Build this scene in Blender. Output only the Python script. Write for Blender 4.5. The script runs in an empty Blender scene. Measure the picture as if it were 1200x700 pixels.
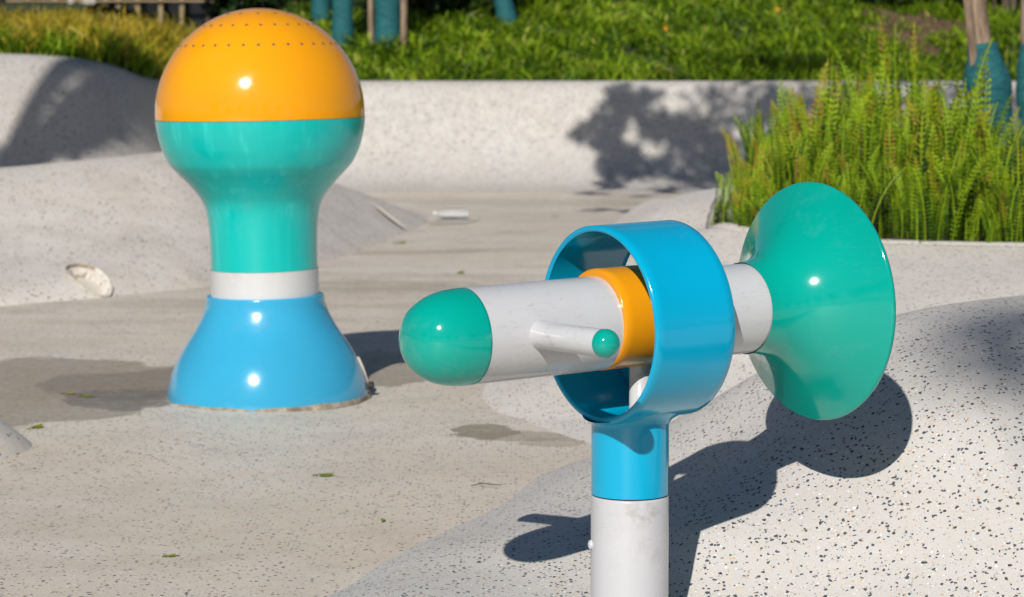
import bpy, math, random
import numpy as np
from mathutils import Vector, Matrix

random.seed(7); rng = np.random.default_rng(7)
SC = bpy.context.scene; COL = SC.collection
EYE = 1.2; FPX = 3000.0; PITCH = math.atan(300/FPX)
cp, sp = math.cos(PITCH), math.sin(PITCH)

# ------------------------------------------------------------------ survey helpers (plan measured from the picture)
def ray(px, py):
    xc = (px-600)/FPX; yc = (350-py)/FPX
    d = np.array([xc, cp+sp*yc, yc*cp-sp]); return d/d[1]
def at(px, py, Y):
    d = ray(px, py); return np.array([d[0]*Y, Y, EYE+d[2]*Y])
def on_floor(px, py, z=0.0):
    d = ray(px, py); t = (z-EYE)/d[2]; return np.array([d[0]*t, t, z])

# ------------------------------------------------------------------ object helpers
def mesh(name, verts, faces, mat, parent=None, smooth=True, attr=None):
    me = bpy.data.meshes.new(name)
    me.from_pydata([tuple(map(float, v)) for v in verts], [], [tuple(map(int, f)) for f in faces])
    if attr is not None:
        a = me.attributes.new('tint', 'FLOAT', 'FACE'); a.data.foreach_set('value', np.asarray(attr, dtype=np.float32))
    if smooth: me.polygons.foreach_set('use_smooth', [True]*len(me.polygons))
    me.update(); me.materials.append(mat)
    o = bpy.data.objects.new(name, me); COL.objects.link(o)
    if parent: o.parent = parent
    return o
def tag(o, label=None, cat=None, group=None, kind=None):
    if label: o['label'] = label
    if cat: o['category'] = cat
    if group: o['group'] = group
    if kind: o['kind'] = kind
    return o
def empty(name, loc, rot=(0,0,0)):
    o = bpy.data.objects.new(name, None); COL.objects.link(o)
    o.location = loc; o.rotation_euler = rot; o.empty_display_size = .1; return o
def copy_tree(o, parent=None):
    c = o.copy(); COL.objects.link(c); c.parent = parent
    for ch in list(o.children): copy_tree(ch, c)
    return c
def basis(axis):
    a = Vector(axis).normalized()
    r = Vector((0,0,1)) if abs(a.z) < .9 else Vector((1,0,0))
    u = a.cross(r).normalized(); v = a.cross(u).normalized()
    return a, u, v
def lathe(profile, origin, axis, n=96, cap0=False, cap1=False):
    """profile: list of (s along axis, radius)"""
    a, u, v = basis(axis); o = Vector(origin); V = []; F = []
    for s, r in profile:
        for k in range(n):
            t = 2*math.pi*k/n
            V.append(o + a*s + (u*math.cos(t)+v*math.sin(t))*r)
    m = len(profile)
    for i in range(m-1):
        for k in range(n):
            k2 = (k+1) % n
            F.append((i*n+k, (i+1)*n+k, (i+1)*n+k2, i*n+k2))
    if cap0: F.append(tuple(range(n)))
    if cap1: F.append(tuple(reversed(range((m-1)*n, m*n))))
    return V, F
def join(*parts):
    V = []; F = []
    for v, f in parts:
        b = len(V); V += list(v); F += [tuple(i+b for i in q) for q in f]
    return V, F
def sharp_by_angle(o, deg=35):
    me = o.data
    try: me.set_sharp_from_angle(angle=math.radians(deg))
    except Exception: pass
    return o
def box(c, s):
    x,y,z = c; a,b,d = s[0]/2, s[1]/2, s[2]/2
    V = [(x+i*a,y+j*b,z+k*d) for i in (-1,1) for j in (-1,1) for k in (-1,1)]
    F = [(0,1,3,2),(4,6,7,5),(0,4,5,1),(2,3,7,6),(0,2,6,4),(1,5,7,3)]
    return V, F
def smooth_interp(pts, n=6):
    """Catmull-Rom through a list of tuples"""
    P = np.array(pts, float); out = []
    for i in range(len(P)-1):
        p0 = P[max(i-1,0)]; p1 = P[i]; p2 = P[i+1]; p3 = P[min(i+2,len(P)-1)]
        for k in range(n):
            t = k/n
            out.append(.5*((2*p1)+(-p0+p2)*t+(2*p0-5*p1+4*p2-p3)*t*t+(-p0+3*p1-3*p2+p3)*t**3))
    out.append(P[-1]); return [tuple(q) for q in out]
def tube(path, radii, n=14):
    V = []; F = []; P = [Vector(p) for p in path]
    for i, p in enumerate(P):
        d = (P[min(i+1,len(P)-1)]-P[max(i-1,0)])
        _, u, v = basis(d)
        for k in range(n):
            t = 2*math.pi*k/n; V.append(p+(u*math.cos(t)+v*math.sin(t))*radii[i])
    for i in range(len(P)-1):
        for k in range(n):
            F.append((i*n+k, (i+1)*n+k, (i+1)*n+(k+1)%n, i*n+(k+1)%n))
    return V, F

# ------------------------------------------------------------------ materials
class NT:
    def __init__(s, name):
        s.m = bpy.data.materials.new(name); s.m.use_nodes = True
        s.t = s.m.node_tree; s.N = s.t.nodes; s.L = s.t.links
        s.b = s.N['Principled BSDF']; s.out = s.N['Material Output']
    def n(s, kind, **kw):
        x = s.N.new(kind)
        for k, v in kw.items():
            if k in x.inputs: x.inputs[k].default_value = v
            else: setattr(x, k, v)
        return x
    def link(s, a, b): s.L.new(a, b)
    def put(s, sock, v):
        if isinstance(v, (int, float)): sock.default_value = v
        elif isinstance(v, tuple): sock.default_value = v
        else: s.link(v, sock)
    def math(s, op, a, b=0.0, c=0.0, clamp=False):
        x = s.N.new('ShaderNodeMath'); x.operation = op; x.use_clamp = clamp
        s.put(x.inputs[0], a); s.put(x.inputs[1], b); s.put(x.inputs[2], c)
        return x.outputs[0]
    def noise(s, vec, scale, detail=4, rough=.55):
        x = s.n('ShaderNodeTexNoise'); x.inputs['Scale'].default_value = scale
        x.inputs['Detail'].default_value = detail; x.inputs['Roughness'].default_value = rough
        if vec is not None: s.link(vec, x.inputs['Vector'])
        return x.outputs['Fac']
    def mix(s, fac, a, b, mode='MIX'):
        x = s.N.new('ShaderNodeMix'); x.data_type = 'RGBA'; x.blend_type = mode; x.clamp_factor = True
        s.put(x.inputs[0], fac); s.put(x.inputs[6], a); s.put(x.inputs[7], b)
        return x.outputs[2]
    def ss(s, v, lo, hi, o0=0.0, o1=1.0):
        x = s.N.new('ShaderNodeMapRange'); x.interpolation_type = 'SMOOTHSTEP'
        s.put(x.inputs[0], v); x.inputs[1].default_value = lo; x.inputs[2].default_value = hi
        x.inputs[3].default_value = o0; x.inputs[4].default_value = o1
        return x.outputs[0]
    def scale(s, vec, v):
        x = s.N.new('ShaderNodeVectorMath'); x.operation = 'MULTIPLY'
        s.link(vec, x.inputs[0]); x.inputs[1].default_value = v; return x.outputs[0]
    def bump(s, h, strength, dist):
        x = s.N.new('ShaderNodeBump'); x.inputs['Strength'].default_value = strength
        x.inputs['Distance'].default_value = dist; s.link(h, x.inputs['Height'])
        s.link(x.outputs[0], s.b.inputs['Normal'])
def C(r, g, b): return (r, g, b, 1.0)

def paint(name, col, rough=.16, dirt=.12, streak=.0, dirtcol=(.30,.26,.20), coat=.12, seed=0.0, foot=None):
    w = NT(name); tc = w.n('ShaderNodeTexCoord'); P = tc.outputs['Object']
    sh = w.n('ShaderNodeVectorMath', operation='ADD'); w.link(P, sh.inputs[0]); sh.inputs[1].default_value = (seed, seed*1.7, seed*.3)
    P = sh.outputs[0]
    big = w.noise(P, 2.2, 5); fine = w.noise(P, 34, 6, .7)
    c = w.mix(w.ss(big, .35, .7), C(*[x*.95 for x in col]), C(*[min(1, x*1.04) for x in col]))
    # sparse grime blotches and thin scratches
    g = w.math('MULTIPLY', w.ss(w.noise(P, 6, 8, .7), .54, .72), w.ss(fine, .42, .62))
    c = w.mix(w.math('MULTIPLY', g, dirt), c, C(*dirtcol))
    scr = w.n('ShaderNodeTexNoise'); scr.inputs['Scale'].default_value = 9; scr.inputs['Detail'].default_value = 3; scr.inputs['Distortion'].default_value = 1.2
    w.link(w.scale(P, (1.0, 1.0, 6.0)), scr.inputs['Vector'])
    line = w.math('SUBTRACT', 1.0, w.ss(w.math('ABSOLUTE', w.math('SUBTRACT', scr.outputs['Fac'], .5)), .0, .009))
    line = w.math('MULTIPLY', line, w.ss(w.noise(P, 5.3, 3), .46, .62))
    c = w.mix(w.math('MULTIPLY', line, dirt*.55), c, C(*[x*.8 for x in dirtcol]))
    if streak:
        st = w.noise(w.scale(P, (26, 26, 1.1)), 1.0, 4, .6)
        c = w.mix(w.math('MULTIPLY', w.ss(st, .5, .75), streak), c, C(*[min(1, x*1.25+.05) for x in col]))
    if foot:
        sx = w.n('ShaderNodeSeparateXYZ'); w.link(tc.outputs['Object'], sx.inputs[0])
        f = w.math('MULTIPLY', w.ss(sx.outputs[2], foot, .0), w.ss(w.noise(P, 22, 8, .7), .42, .62))
        c = w.mix(w.math('MULTIPLY', f, .7), c, C(.40,.36,.29))
    w.link(c, w.b.inputs['Base Color'])
    w.link(w.ss(w.math('ADD', w.math('MULTIPLY', big, .6), w.math('MULTIPLY', fine, .4)), .35, .7, rough*.8, rough*1.35), w.b.inputs['Roughness'])
    w.b.inputs['Coat Weight'].default_value = coat; w.b.inputs['Coat Roughness'].default_value = .10
    w.bump(w.math('ADD', w.noise(P, 5, 2), w.math('MULTIPLY', fine, .06)), .10, .012)
    return w.m

def terrazzo(name, base, warm, chip=1.0, dark_p=.42, stains=None, grime=.25, rough=.55, seed=0.0, streaks=False, joint=None):
    w = NT(name); g = w.n('ShaderNodeNewGeometry'); P0 = g.outputs['Position']
    sh = w.n('ShaderNodeVectorMath', operation='ADD'); w.link(P0, sh.inputs[0]); sh.inputs[1].default_value = (seed, seed, seed)
    dn = w.n('ShaderNodeTexNoise'); dn.inputs['Scale'].default_value = 120; dn.inputs['Detail'].default_value = 1
    w.link(sh.outputs[0], dn.inputs['Vector'])
    ma = w.n('ShaderNodeVectorMath', operation='MULTIPLY_ADD'); w.link(dn.outputs['Color'], ma.inputs[0])
    ma.inputs[1].default_value = (.010,)*3; w.link(sh.outputs[0], ma.inputs[2])
    P = ma.outputs[0]
    big = w.noise(P0, 1.1, 6, .6); mid = w.noise(P0, 14, 6, .65); fine = w.noise(P0, 260, 3, .7)
    c = w.mix(w.ss(big, .36, .66), C(*base), C(*warm))
    c = w.mix(w.math('MULTIPLY', w.ss(mid, .45, .7), .25), c, C(*[x*.80 for x in base]))
    c = w.mix(w.math('MULTIPLY', w.ss(fine, .4, .7), .22), c, C(*[x*.62 for x in base]))
    def chips(scale, thr, prob, col, off):
        nonlocal c
        o = w.n('ShaderNodeVectorMath', operation='ADD'); w.link(P, o.inputs[0]); o.inputs[1].default_value = (off, off*.7, off*1.3)
        v = w.n('ShaderNodeTexVoronoi'); v.inputs['Scale'].default_value = scale; v.inputs['Randomness'].default_value = 1
        w.link(o.outputs[0], v.inputs['Vector'])
        sx = w.n('ShaderNodeSeparateColor'); w.link(v.outputs['Color'], sx.inputs[0])
        # every chip gets its own size
        t = w.math('MULTIPLY_ADD', sx.outputs[1], thr*.75, thr*.45)
        m = w.ss(w.math('SUBTRACT', t, v.outputs['Distance']), -.03, .03)
        m = w.math('MULTIPLY', m, w.math('LESS_THAN', sx.outputs[0], prob))
        cc = w.mix(sx.outputs[2], C(*col), C(*[min(1, x*1.7+.01) for x in col]))
        c = w.mix(w.math('MULTIPLY', m, .92), c, cc)
        return m
    chips(80/chip, .32, .16, (.62,.60,.57), 3.1)
    chips(74/chip, .32, .40, (.45,.30,.18), 5.7)
    chips(76/chip, .30, .22, (.24,.24,.25), 9.3)
    chips(48/chip, .33, dark_p, (.020,.026,.042), 1.3)
    chips(40/chip, .30, dark_p*.35, (.015,.018,.03), 7.9)
    # grime lying over the chips
    gm = w.math('MULTIPLY', w.ss(w.noise(P0, 2.6, 8, .68), .42, .72), grime)
    c = w.mix(gm, c, C(.25,.205,.15))
    rgh = w.ss(mid, .3, .7, rough-.12, rough+.15)
    if streaks:
        sv = w.n('ShaderNodeSeparateXYZ'); w.link(P0, sv.inputs[0])
        s1 = w.noise(w.scale(P0, (.50, 1.05, 0)), 1.0, 7, .62)
        dust = w.ss(s1, .44, .60)
        c = w.mix(w.math('MULTIPLY', dust, .26), c, C(.53,.44,.345))
        s2 = w.noise(w.scale(P0, (.42, 1.3, 1)), 1.6, 8, .6)
        edge = w.math('SUBTRACT', 1.0, w.ss(w.math('ABSOLUTE', w.math('SUBTRACT', s2, .5)), .0, .045))
        edge = w.math('MULTIPLY', edge, w.ss(sv.outputs[1], 9.5, 12.0))
        c = w.mix(w.math('MULTIPLY', edge, .22), c, C(.20,.16,.11))
        lite = w.math('MULTIPLY', w.ss(w.noise(w.scale(P0, (.55, 1.0, 1)), 1.1, 6, .55), .54, .60), w.ss(sv.outputs[1], 11.0, 13.0))
        c = w.mix(w.math('MULTIPLY', lite, .5), c, C(.66,.60,.525))
    if stains:
        sv = w.n('ShaderNodeSeparateXYZ'); w.link(P0, sv.inputs[0])
        for (cx, cy, rx, ry, amt, col) in stains:
            dx = w.math('DIVIDE', w.math('SUBTRACT', sv.outputs[0], cx), rx)
            dy = w.math('DIVIDE', w.math('SUBTRACT', sv.outputs[1], cy), ry)
            d = w.math('ADD', w.math('MULTIPLY', dx, dx), w.math('MULTIPLY', dy, dy))
            wob = w.math('MULTIPLY', w.math('SUBTRACT', w.noise(P0, 1.1/min(rx, ry), 6, .6), .5), 2.8)
            d = w.math('ADD', d, wob)
            rim = w.ss(d, 1.06, .92)
            tone = w.ss(w.noise(P0, 30, 5, .7), .3, .75, amt, amt*.75)
            c = w.mix(w.math('MULTIPLY', rim, tone), c, C(*col))
            rgh = w.math('SUBTRACT', rgh, w.math('MULTIPLY', rim, .08))
    w.link(c, w.b.inputs['Base Color']); w.link(rgh, w.b.inputs['Roughness'])
    w.b.inputs['Specular IOR Level'].default_value = .35
    w.bump(w.math('ADD', w.math('MULTIPLY', fine, .5), mid), .35, .004)
    return w.m

def leafy(name, ramp, rough=.45, trans=.35, spec=.4):
    """foliage: per-face tint picks the colour; a thin translucent share lets light through"""
    w = NT(name); a = w.n('ShaderNodeAttribute', attribute_name='tint')
    r = w.n('ShaderNodeValToRGB'); el = r.color_ramp.elements
    while len(el) < len(ramp): el.new(.5)
    for e, (p, col) in zip(el, ramp): e.position = p; e.color = C(*col)
    w.link(a.outputs['Fac'], r.inputs[0])
    g = w.n('ShaderNodeNewGeometry')
    n = w.noise(g.outputs['Position'], 3.0, 4)
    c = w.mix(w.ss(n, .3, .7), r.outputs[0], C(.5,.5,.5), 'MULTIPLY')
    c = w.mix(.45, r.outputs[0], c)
    w.link(c, w.b.inputs['Base Color']); w.b.inputs['Roughness'].default_value = rough
    w.b.inputs['Specular IOR Level'].default_value = spec
    tr = w.n('ShaderNodeBsdfTranslucent'); w.link(c, tr.inputs['Color'])
    mx = w.n('ShaderNodeMixShader'); mx.inputs[0].default_value = trans
    w.link(w.b.outputs[0], mx.inputs[1]); w.link(tr.outputs[0], mx.inputs[2])
    w.link(mx.outputs[0], w.out.inputs['Surface'])
    return w.m

def rough_mat(name, c1, c2, scale=8, rough=.8, stretch=(1,1,1), bump=.4, dist=.01, detail=8):
    w = NT(name); tc = w.n('ShaderNodeTexCoord'); P = w.scale(tc.outputs['Object'], stretch)
    n = w.noise(P, scale, detail, .65)
    c = w.mix(w.ss(n, .3, .7), C(*c1), C(*c2))
    w.link(c, w.b.inputs['Base Color']); w.b.inputs['Roughness'].default_value = rough
    w.bump(n, bump, dist); return w.m

M = {}
M['orange'] = paint('orange_gelcoat', (.82,.33,.003), .13, .10, seed=1)
M['orange_collar'] = paint('orange_collar_paint', (.78,.30,.003), .15, .12, seed=2)
M['teal'] = paint('turquoise_gelcoat', (.0,.47,.43), .21, .10, streak=.5, seed=3)
M['band'] = paint('white_band_paint', (.56,.56,.56), .28, .4, streak=.1, seed=4)
M['blue_base'] = paint('sky_blue_gelcoat', (.038,.35,.575), .16, .14, seed=5)
M['green'] = paint('sea_green_paint', (.0,.34,.272), .10, .10, dirtcol=(.35,.45,.40), seed=6)
M['blue'] = paint('cyan_blue_paint', (.0,.35,.575), .13, .08, dirtcol=(.20,.35,.42), seed=7)
M['white'] = paint('white_paint', (.55,.555,.575), .22, .75, seed=8)
M['white_post'] = paint('white_post_paint', (.52,.525,.555), .24, .6, seed=9)
M['steel'] = rough_mat('dull_steel', (.20,.20,.20), (.35,.34,.33), 60, .45)
M['dark'] = rough_mat('dark_hole', (.10,.065,.04), (.17,.11,.06), 80, .7)
M['bolt_dark'] = rough_mat('black_rubber', (.02,.02,.022), (.04,.04,.04), 80, .6)
M['lens'] = rough_mat('cream_lens', (.62,.57,.48), (.72,.68,.60), 30, .45, bump=.1)
M['niche_shade_dirt'] = rough_mat('dusty_brown_shade', (.16,.11,.07), (.38,.31,.23), 25, .9)  # brown that paints dirt and the hollow's shade into the bowl
M['soil'] = rough_mat('brown_soil', (.035,.022,.014), (.10,.062,.038), 16, .95, bump=.9, dist=.03)
M['earth'] = rough_mat('dry_earth', (.05,.045,.03), (.12,.09,.06), 3, .95)
M['lawn_soil'] = rough_mat('lawn_soil', (.022,.038,.008), (.050,.065,.016), 5, .95, bump=.8, dist=.05)
M['bark'] = rough_mat('pale_brown_bark', (.13,.085,.055), (.36,.26,.18), 22, .85, (1,1,.25), .7, .012)
M['bark_dark'] = rough_mat('dark_bark', (.06,.045,.03), (.16,.12,.085), 16, .9, (1,1,.3), .7, .012)
M['wrap'] = rough_mat('teal_trunk_wrap', (.003,.070,.085), (.010,.135,.145), 14, .75, (1,1,2.5), .8, .02)
M['tie'] = rough_mat('black_tie', (.015,.015,.015), (.03,.03,.03), 40, .6)
M['cladding'] = rough_mat('pale_cladding', (.42,.42,.44), (.52,.52,.53), 4, .6, bump=.05)
M['timber'] = rough_mat('beige_timber', (.26,.18,.09), (.36,.26,.14), 10, .6, (1,1,.2), .1)
M['dark_glass'] = rough_mat('dark_pane', (.010,.012,.014), (.02,.022,.026), 3, .12, bump=.02)

FERN = leafy('fern_fronds', [(0,(.008,.018,.003)), (.34,(.050,.115,.005)), (.72,(.200,.325,.008)), (.93,(.34,.45,.016)), (1,(.34,.22,.03))], .55, .22, .18)
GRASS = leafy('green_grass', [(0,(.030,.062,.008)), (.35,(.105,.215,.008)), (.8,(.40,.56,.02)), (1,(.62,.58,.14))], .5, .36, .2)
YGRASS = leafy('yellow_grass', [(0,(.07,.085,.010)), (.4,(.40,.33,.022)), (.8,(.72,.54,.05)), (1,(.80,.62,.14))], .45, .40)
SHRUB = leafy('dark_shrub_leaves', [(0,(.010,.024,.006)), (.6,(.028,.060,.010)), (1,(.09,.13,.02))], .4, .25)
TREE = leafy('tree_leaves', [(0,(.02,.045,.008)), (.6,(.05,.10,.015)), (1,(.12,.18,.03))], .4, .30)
LITTER = leafy('fallen_leaf', [(0,(.13,.20,.015)), (.5,(.25,.30,.02)), (1,(.40,.28,.05))], .55, .2)

# ------------------------------------------------------------------ camera, sun, sky
cam = bpy.data.cameras.new('camera'); co = bpy.data.objects.new('camera', cam); COL.objects.link(co)
cam.sensor_width = 36; cam.lens = 36*FPX/1200; cam.clip_end = 2000; cam.clip_start = .1
co.location = (0,0,EYE); co.rotation_euler = (math.pi/2-PITCH, 0, 0)
cam.dof.use_dof = True; cam.dof.focus_distance = 5.25; cam.dof.aperture_fstop = 7.2
SC.camera = co
SUN_EL = math.radians(33.5); SUN_AZ = math.radians(180+13.5)      # azimuth measured clockwise from +Y
Ldir = Vector((math.sin(SUN_AZ)*math.cos(SUN_EL), math.cos(SUN_AZ)*math.cos(SUN_EL), math.sin(SUN_EL)))
sl = bpy.data.lights.new('sun', 'SUN'); sl.energy = 4.6; sl.angle = math.radians(.53); sl.color = (1,.955,.885)
so = bpy.data.objects.new('sun', sl); COL.objects.link(so); so.location = Ldir*60
so.rotation_euler = Ldir.to_track_quat('Z', 'Y').to_euler()
W = bpy.data.worlds.new('World'); SC.world = W; W.use_nodes = True
sk = W.node_tree.nodes.new('ShaderNodeTexSky'); sk.sky_type = 'NISHITA'; sk.sun_disc = False
sk.sun_elevation = SUN_EL; sk.sun_rotation = SUN_AZ; sk.air_density = 1.0; sk.dust_density = .2; sk.ozone_density = 4.0
bg = W.node_tree.nodes['Background']; bg.inputs['Strength'].default_value = .05
W.node_tree.links.new(sk.outputs[0], bg.inputs['Color'])
SC.view_settings.view_transform = 'Standard'; SC.view_settings.look = 'None'; SC.view_settings.exposure = 0

# ------------------------------------------------------------------ terrain
def tps(pts):
    """thin plate spline height through (x, y, h)"""
    p = np.array(pts, float); n = len(p)
    def U(r2): return np.where(r2 > 0, .5*r2*np.log(np.maximum(r2, 1e-12)), 0)
    K = U(((p[:,None,:2]-p[None,:,:2])**2).sum(-1)) + np.eye(n)*.004
    A = np.zeros((n+3, n+3)); A[:n,:n] = K; A[:n,n] = 1; A[:n,n+1:] = p[:,:2]; A[n:,:n] = A[:n,n:].T
    s = np.linalg.solve(A, np.concatenate([p[:,2], np.zeros(3)]))
    def f(x, y):
        x = np.asarray(x, float); y = np.asarray(y, float); out = s[n]+s[n+1]*x+s[n+2]*y
        for i in range(n): out = out + s[i]*U((x-p[i,0])**2+(y-p[i,1])**2)
        return out
    return f
def inside(X, Y, poly):
    X = np.asarray(X, float); Y = np.asarray(Y, float); r = np.zeros(X.shape, bool); n = len(poly)
    for i in range(n):
        x1, y1 = poly[i]; x2, y2 = poly[(i+1) % n]
        if y1 == y2: continue
        c = ((y1 > Y) != (y2 > Y)) & (X < (x2-x1)*(Y-y1)/(y2-y1)+x1); r ^= c
    return r
def foot_dist(X, Y, FT):
    D = np.full(X.shape, 1e9) if X.shape else np.float64(1e9)
    for k in range(len(FT)):
        a = FT[k]; b = FT[(k+1) % len(FT)]; ab = b-a
        t = np.clip(((X-a[0])*ab[0]+(Y-a[1])*ab[1])/(ab@ab), 0, 1); D = np.minimum(D, np.hypot(X-a[0]-t*ab[0], Y-a[1]-t*ab[1]))
    return np.where(inside(X, Y, FT), D, -D)
def heightfield(name, f, x0, x1, y0, y1, step, mat, lo=-.05, keep=None):
    xs = np.arange(x0, x1+1e-6, step); ys = np.arange(y0, y1+1e-6, step)
    X, Y = np.meshgrid(xs, ys); Z = f(X, Y)
    ok = Z > lo
    if keep is not None: ok &= keep(X, Y)
    idx = -np.ones(X.shape, int)
    face_ok = ok[:-1,:-1] & ok[1:,:-1] & ok[:-1,1:] & ok[1:,1:]
    used = np.zeros(X.shape, bool)
    for a, b in ((0,0),(1,0),(0,1),(1,1)): used[a:X.shape[0]-1+a, b:X.shape[1]-1+b] |= face_ok
    idx[used] = np.arange(used.sum())
    V = np.stack([X[used], Y[used], Z[used]], 1)
    j, i = np.nonzero(face_ok)
    F = np.stack([idx[j,i], idx[j,i+1], idx[j+1,i+1], idx[j+1,i]], 1)
    return mesh(name, V, F, mat)

P3 = lambda px, py, d: tuple(at(px, py, d))
FL = lambda px, py: tuple(on_floor(px, py))

T_FORE = terrazzo('pale_terrazzo_mound', (.59,.57,.545), (.60,.57,.535), .54, .54, grime=.10, seed=2.0)
T_MID = terrazzo('terrazzo_planter_mound', (.71,.67,.625), (.71,.655,.59), .64, .34, grime=.12, seed=5.0)
T_LEFT = terrazzo('weathered_terrazzo_mound', (.68,.635,.585), (.66,.60,.53), .9, .22, grime=.28, seed=8.0)
T_WALL = terrazzo('terrazzo_wall', (.455,.44,.42), (.46,.43,.40), .75, .32, grime=.14, seed=11.0)
def stain(px, py, rx, ry, amt, col):
    q = on_floor(px, py); return (float(q[0]), float(q[1]), rx, ry, amt, col)
T_FLOOR = terrazzo('dusty_terrazzo_floor', (.70,.63,.545), (.675,.585,.485), .60, .36, grime=.20, seed=14.0, streaks=True, stains=[
    stain(40, 452, .62, .80, .62, (.20,.15,.09)), stain(165, 447, .36, .42, .58, (.20,.155,.105)),
    stain(160, 464, .22, .28, .55, (.10,.08,.06)),
    stain(568, 503, .10, .16, .70, (.17,.125,.065)), stain(615, 509, .17, .10, .55, (.30,.235,.15)), stain(645, 516, .10, .09, .45, (.30,.235,.15)), stain(455, 430, .22, .50, .60, (.16,.12,.07)),
    stain(530, 338, .9, .22, .30, (.24,.19,.13)), stain(500, 316, .75, .20, .55, (.74,.69,.61)), stain(455, 331, .5, .10, .35, (.26,.205,.14)), stain(480, 294, .6, .14, .35, (.27,.22,.155)), stain(740, 236, 2.2, .5, .30, (.25,.21,.15))])

# ground to the horizon, basin floor above it
g = 900
tag(mesh('ground', [(-g,-g,-.12),(g,-g,-.12),(g,g,-.12),(-g,g,-.12)], [(0,1,2,3)], M['earth'], smooth=False), kind='structure')
def floor_f(x, y): return .006*np.sin(x*1.3+.4)*np.cos(y*.8) + .004*np.sin(x*3.1+y*2.2) - .006
tag(heightfield('basin_floor', floor_f, -11, 11, -9, 22.2, .2, T_FLOOR, lo=-1), kind='structure')

# near mound, right foreground
near_pts = [
    FL(330,745), FL(385,700), FL(450,664), FL(520,625), FL(600,584), FL(690,537),
    P3(587,662,5.66), P3(640,640,5.72), P3(806,700,5.42), P3(823,620,5.59), P3(740,640,5.66), P3(700,600,6.0), P3(897,584,5.68), P3(985,558,5.68),
    P3(1063,505,5.70), P3(1000,700,5.34), P3(1200,700,5.20), P3(1200,560,5.48), P3(1200,450,5.80), P3(1100,430,5.92),
    P3(1200,350,6.45), P3(1100,360,6.45), P3(1000,388,6.42), P3(900,431,6.52), P3(800,490,6.62), P3(738,519,6.75), P3(820,540,6.15), P3(950,470,6.05), P3(1320,346,6.4)]
far = [(2.2,7.0,.52),(1.3,7.0,.47),(.9,7.1,.30),(.5,7.3,.08),(2.2,7.8,.35),(1.3,7.8,.26),(.8,7.9,.05),(.3,7.8,-.10)]
out = [(on_floor(260,700)[0], on_floor(260,700)[1], -.12), (-.45,4.9,-.08), (.25,5.0,-.05), (-.5,6.6,-.14), (-.1,7.5,-.15), (.7,5.0,-.06), (1.1,4.9,-.05), (1.6,4.8,-.04), (2.6,5.0,.15), (2.6,5.6,.48), (2.6,6.6,.58), (2.6,7.6,.45), (1.5,4.0,-.15), (0,4.0,-.15), (2.8,4.0,-.1)]
near_f = tps(near_pts+far+out)
tag(heightfield('near_mound', near_f, -1.1, 3.0, 3.6, 8.3, .025, T_FORE), kind='structure')

# planter mound, right middle distance; bed polygon sunk into its top
mid_pts = [P3(870,432,8.4), P3(1000,388,8.5), P3(1120,334,9.1), P3(1200,334,9.05), P3(960,306,9.75),
    P3(1040,290,9.95), P3(1200,293,9.9), P3(900,279,10.2), P3(850,267,10.5), P3(843,240,11.5), P3(835,223,12.8),
    P3(795,231,12.9), P3(750,248,13.0), P3(735,300,10.9), P3(820,300,10.0), P3(1350,294,9.9), P3(690,470,8.3), P3(640,455,8.45)]
mid_out = [(-.3,9.0,.13),(.1,10.8,.24),(.2,14,.30),(.35,15.4,.2),(1.0,15.3,.2),(2.0,14.6,.40),(3,14,.45),(4.5,13,.48),(4.5,10,.46),(3,8.0,.12),(1.2,7.2,.04),(2,11.5,.49),(3,11.5,.49),(4.5,8.0,.15),(5.5,12,.45),(1.3,13.6,.42)]
mid_base = tps(mid_pts+mid_out)
bed = smooth_interp([(.93,11.0),(.885,10.62),(.98,10.32),(1.28,10.10),(1.6,10.0),(2.0,9.98),(2.6,9.98),(3.5,10.0),(5.0,10.2),(5.0,13.4),(3.0,13.3),(2.0,13.2),(1.45,12.9),(1.14,12.3),(1.00,11.6),(.93,11.0)], 6)
BED = np.array(bed)
FOOT = np.array([tuple(on_floor(*q)[:2]) for q in ((575,430),(556,452),(553,464),(572,480),(602,497),(645,513),(690,526))]+[(.55,7.22),(1.3,6.95),(3,6.9),(5.9,6.9),(5.9,15.9),(2.2,15.9),(.85,15.5)]+[tuple(on_floor(*q)[:2]) for q in ((680,292),(645,330),(615,375))])
def mid_f(x, y):
    X = np.asarray(x, float); Y = np.asarray(y, float); d = foot_dist(X, Y, FOOT); t = np.clip((Y-8.8)/1.8, 0, 1)
    a = np.maximum(mid_base(X, Y), .0)+.02; b = (.24+.60*t*t*(3-2*t))*d; k = .05
    h = np.clip(.5+.5*(b-a)/k, 0, 1); return b*(1-h)+a*h-k*h*(1-h)-.012
tag(heightfield('planter_mound', mid_f, -.6, 5.6, 7.2, 15.6, .03, T_MID, keep=lambda X, Y: ~inside(X, Y, BED)), kind='structure')
# rounded kerb lip that finishes the hole, then the soil
lipV = []; lipF = []; nb = len(bed)-1
cen = np.array([2.4, 11.6])
for i in range(nb):
    x, y = bed[i]; tx, ty = np.array(bed[(i+1) % nb])-np.array(bed[i-1]); l = math.hypot(tx, ty); nx, ny = -ty/l, tx/l
    if (nx*(cen[0]-x)+ny*(cen[1]-y)) < 0: nx, ny = -nx, -ny
    z = float(mid_f(x, y))
    for o_, dz in ((-.06,.002),(-.03,.008),(.0,.008),(.015,.0),(.02,-.02),(.02,-.12)):
        zz = float(mid_f(x+nx*o_, y+ny*o_)) if o_ < 0 else z
        lipV.append((x+nx*o_, y+ny*o_, zz+dz))
for i in range(nb):
    for k in range(5):
        a = i*6+k; b = ((i+1) % nb)*6+k; lipF.append((a, b, b+1, a+1))
tag(mesh('planter_kerb', lipV, lipF, T_MID), kind='structure')
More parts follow.
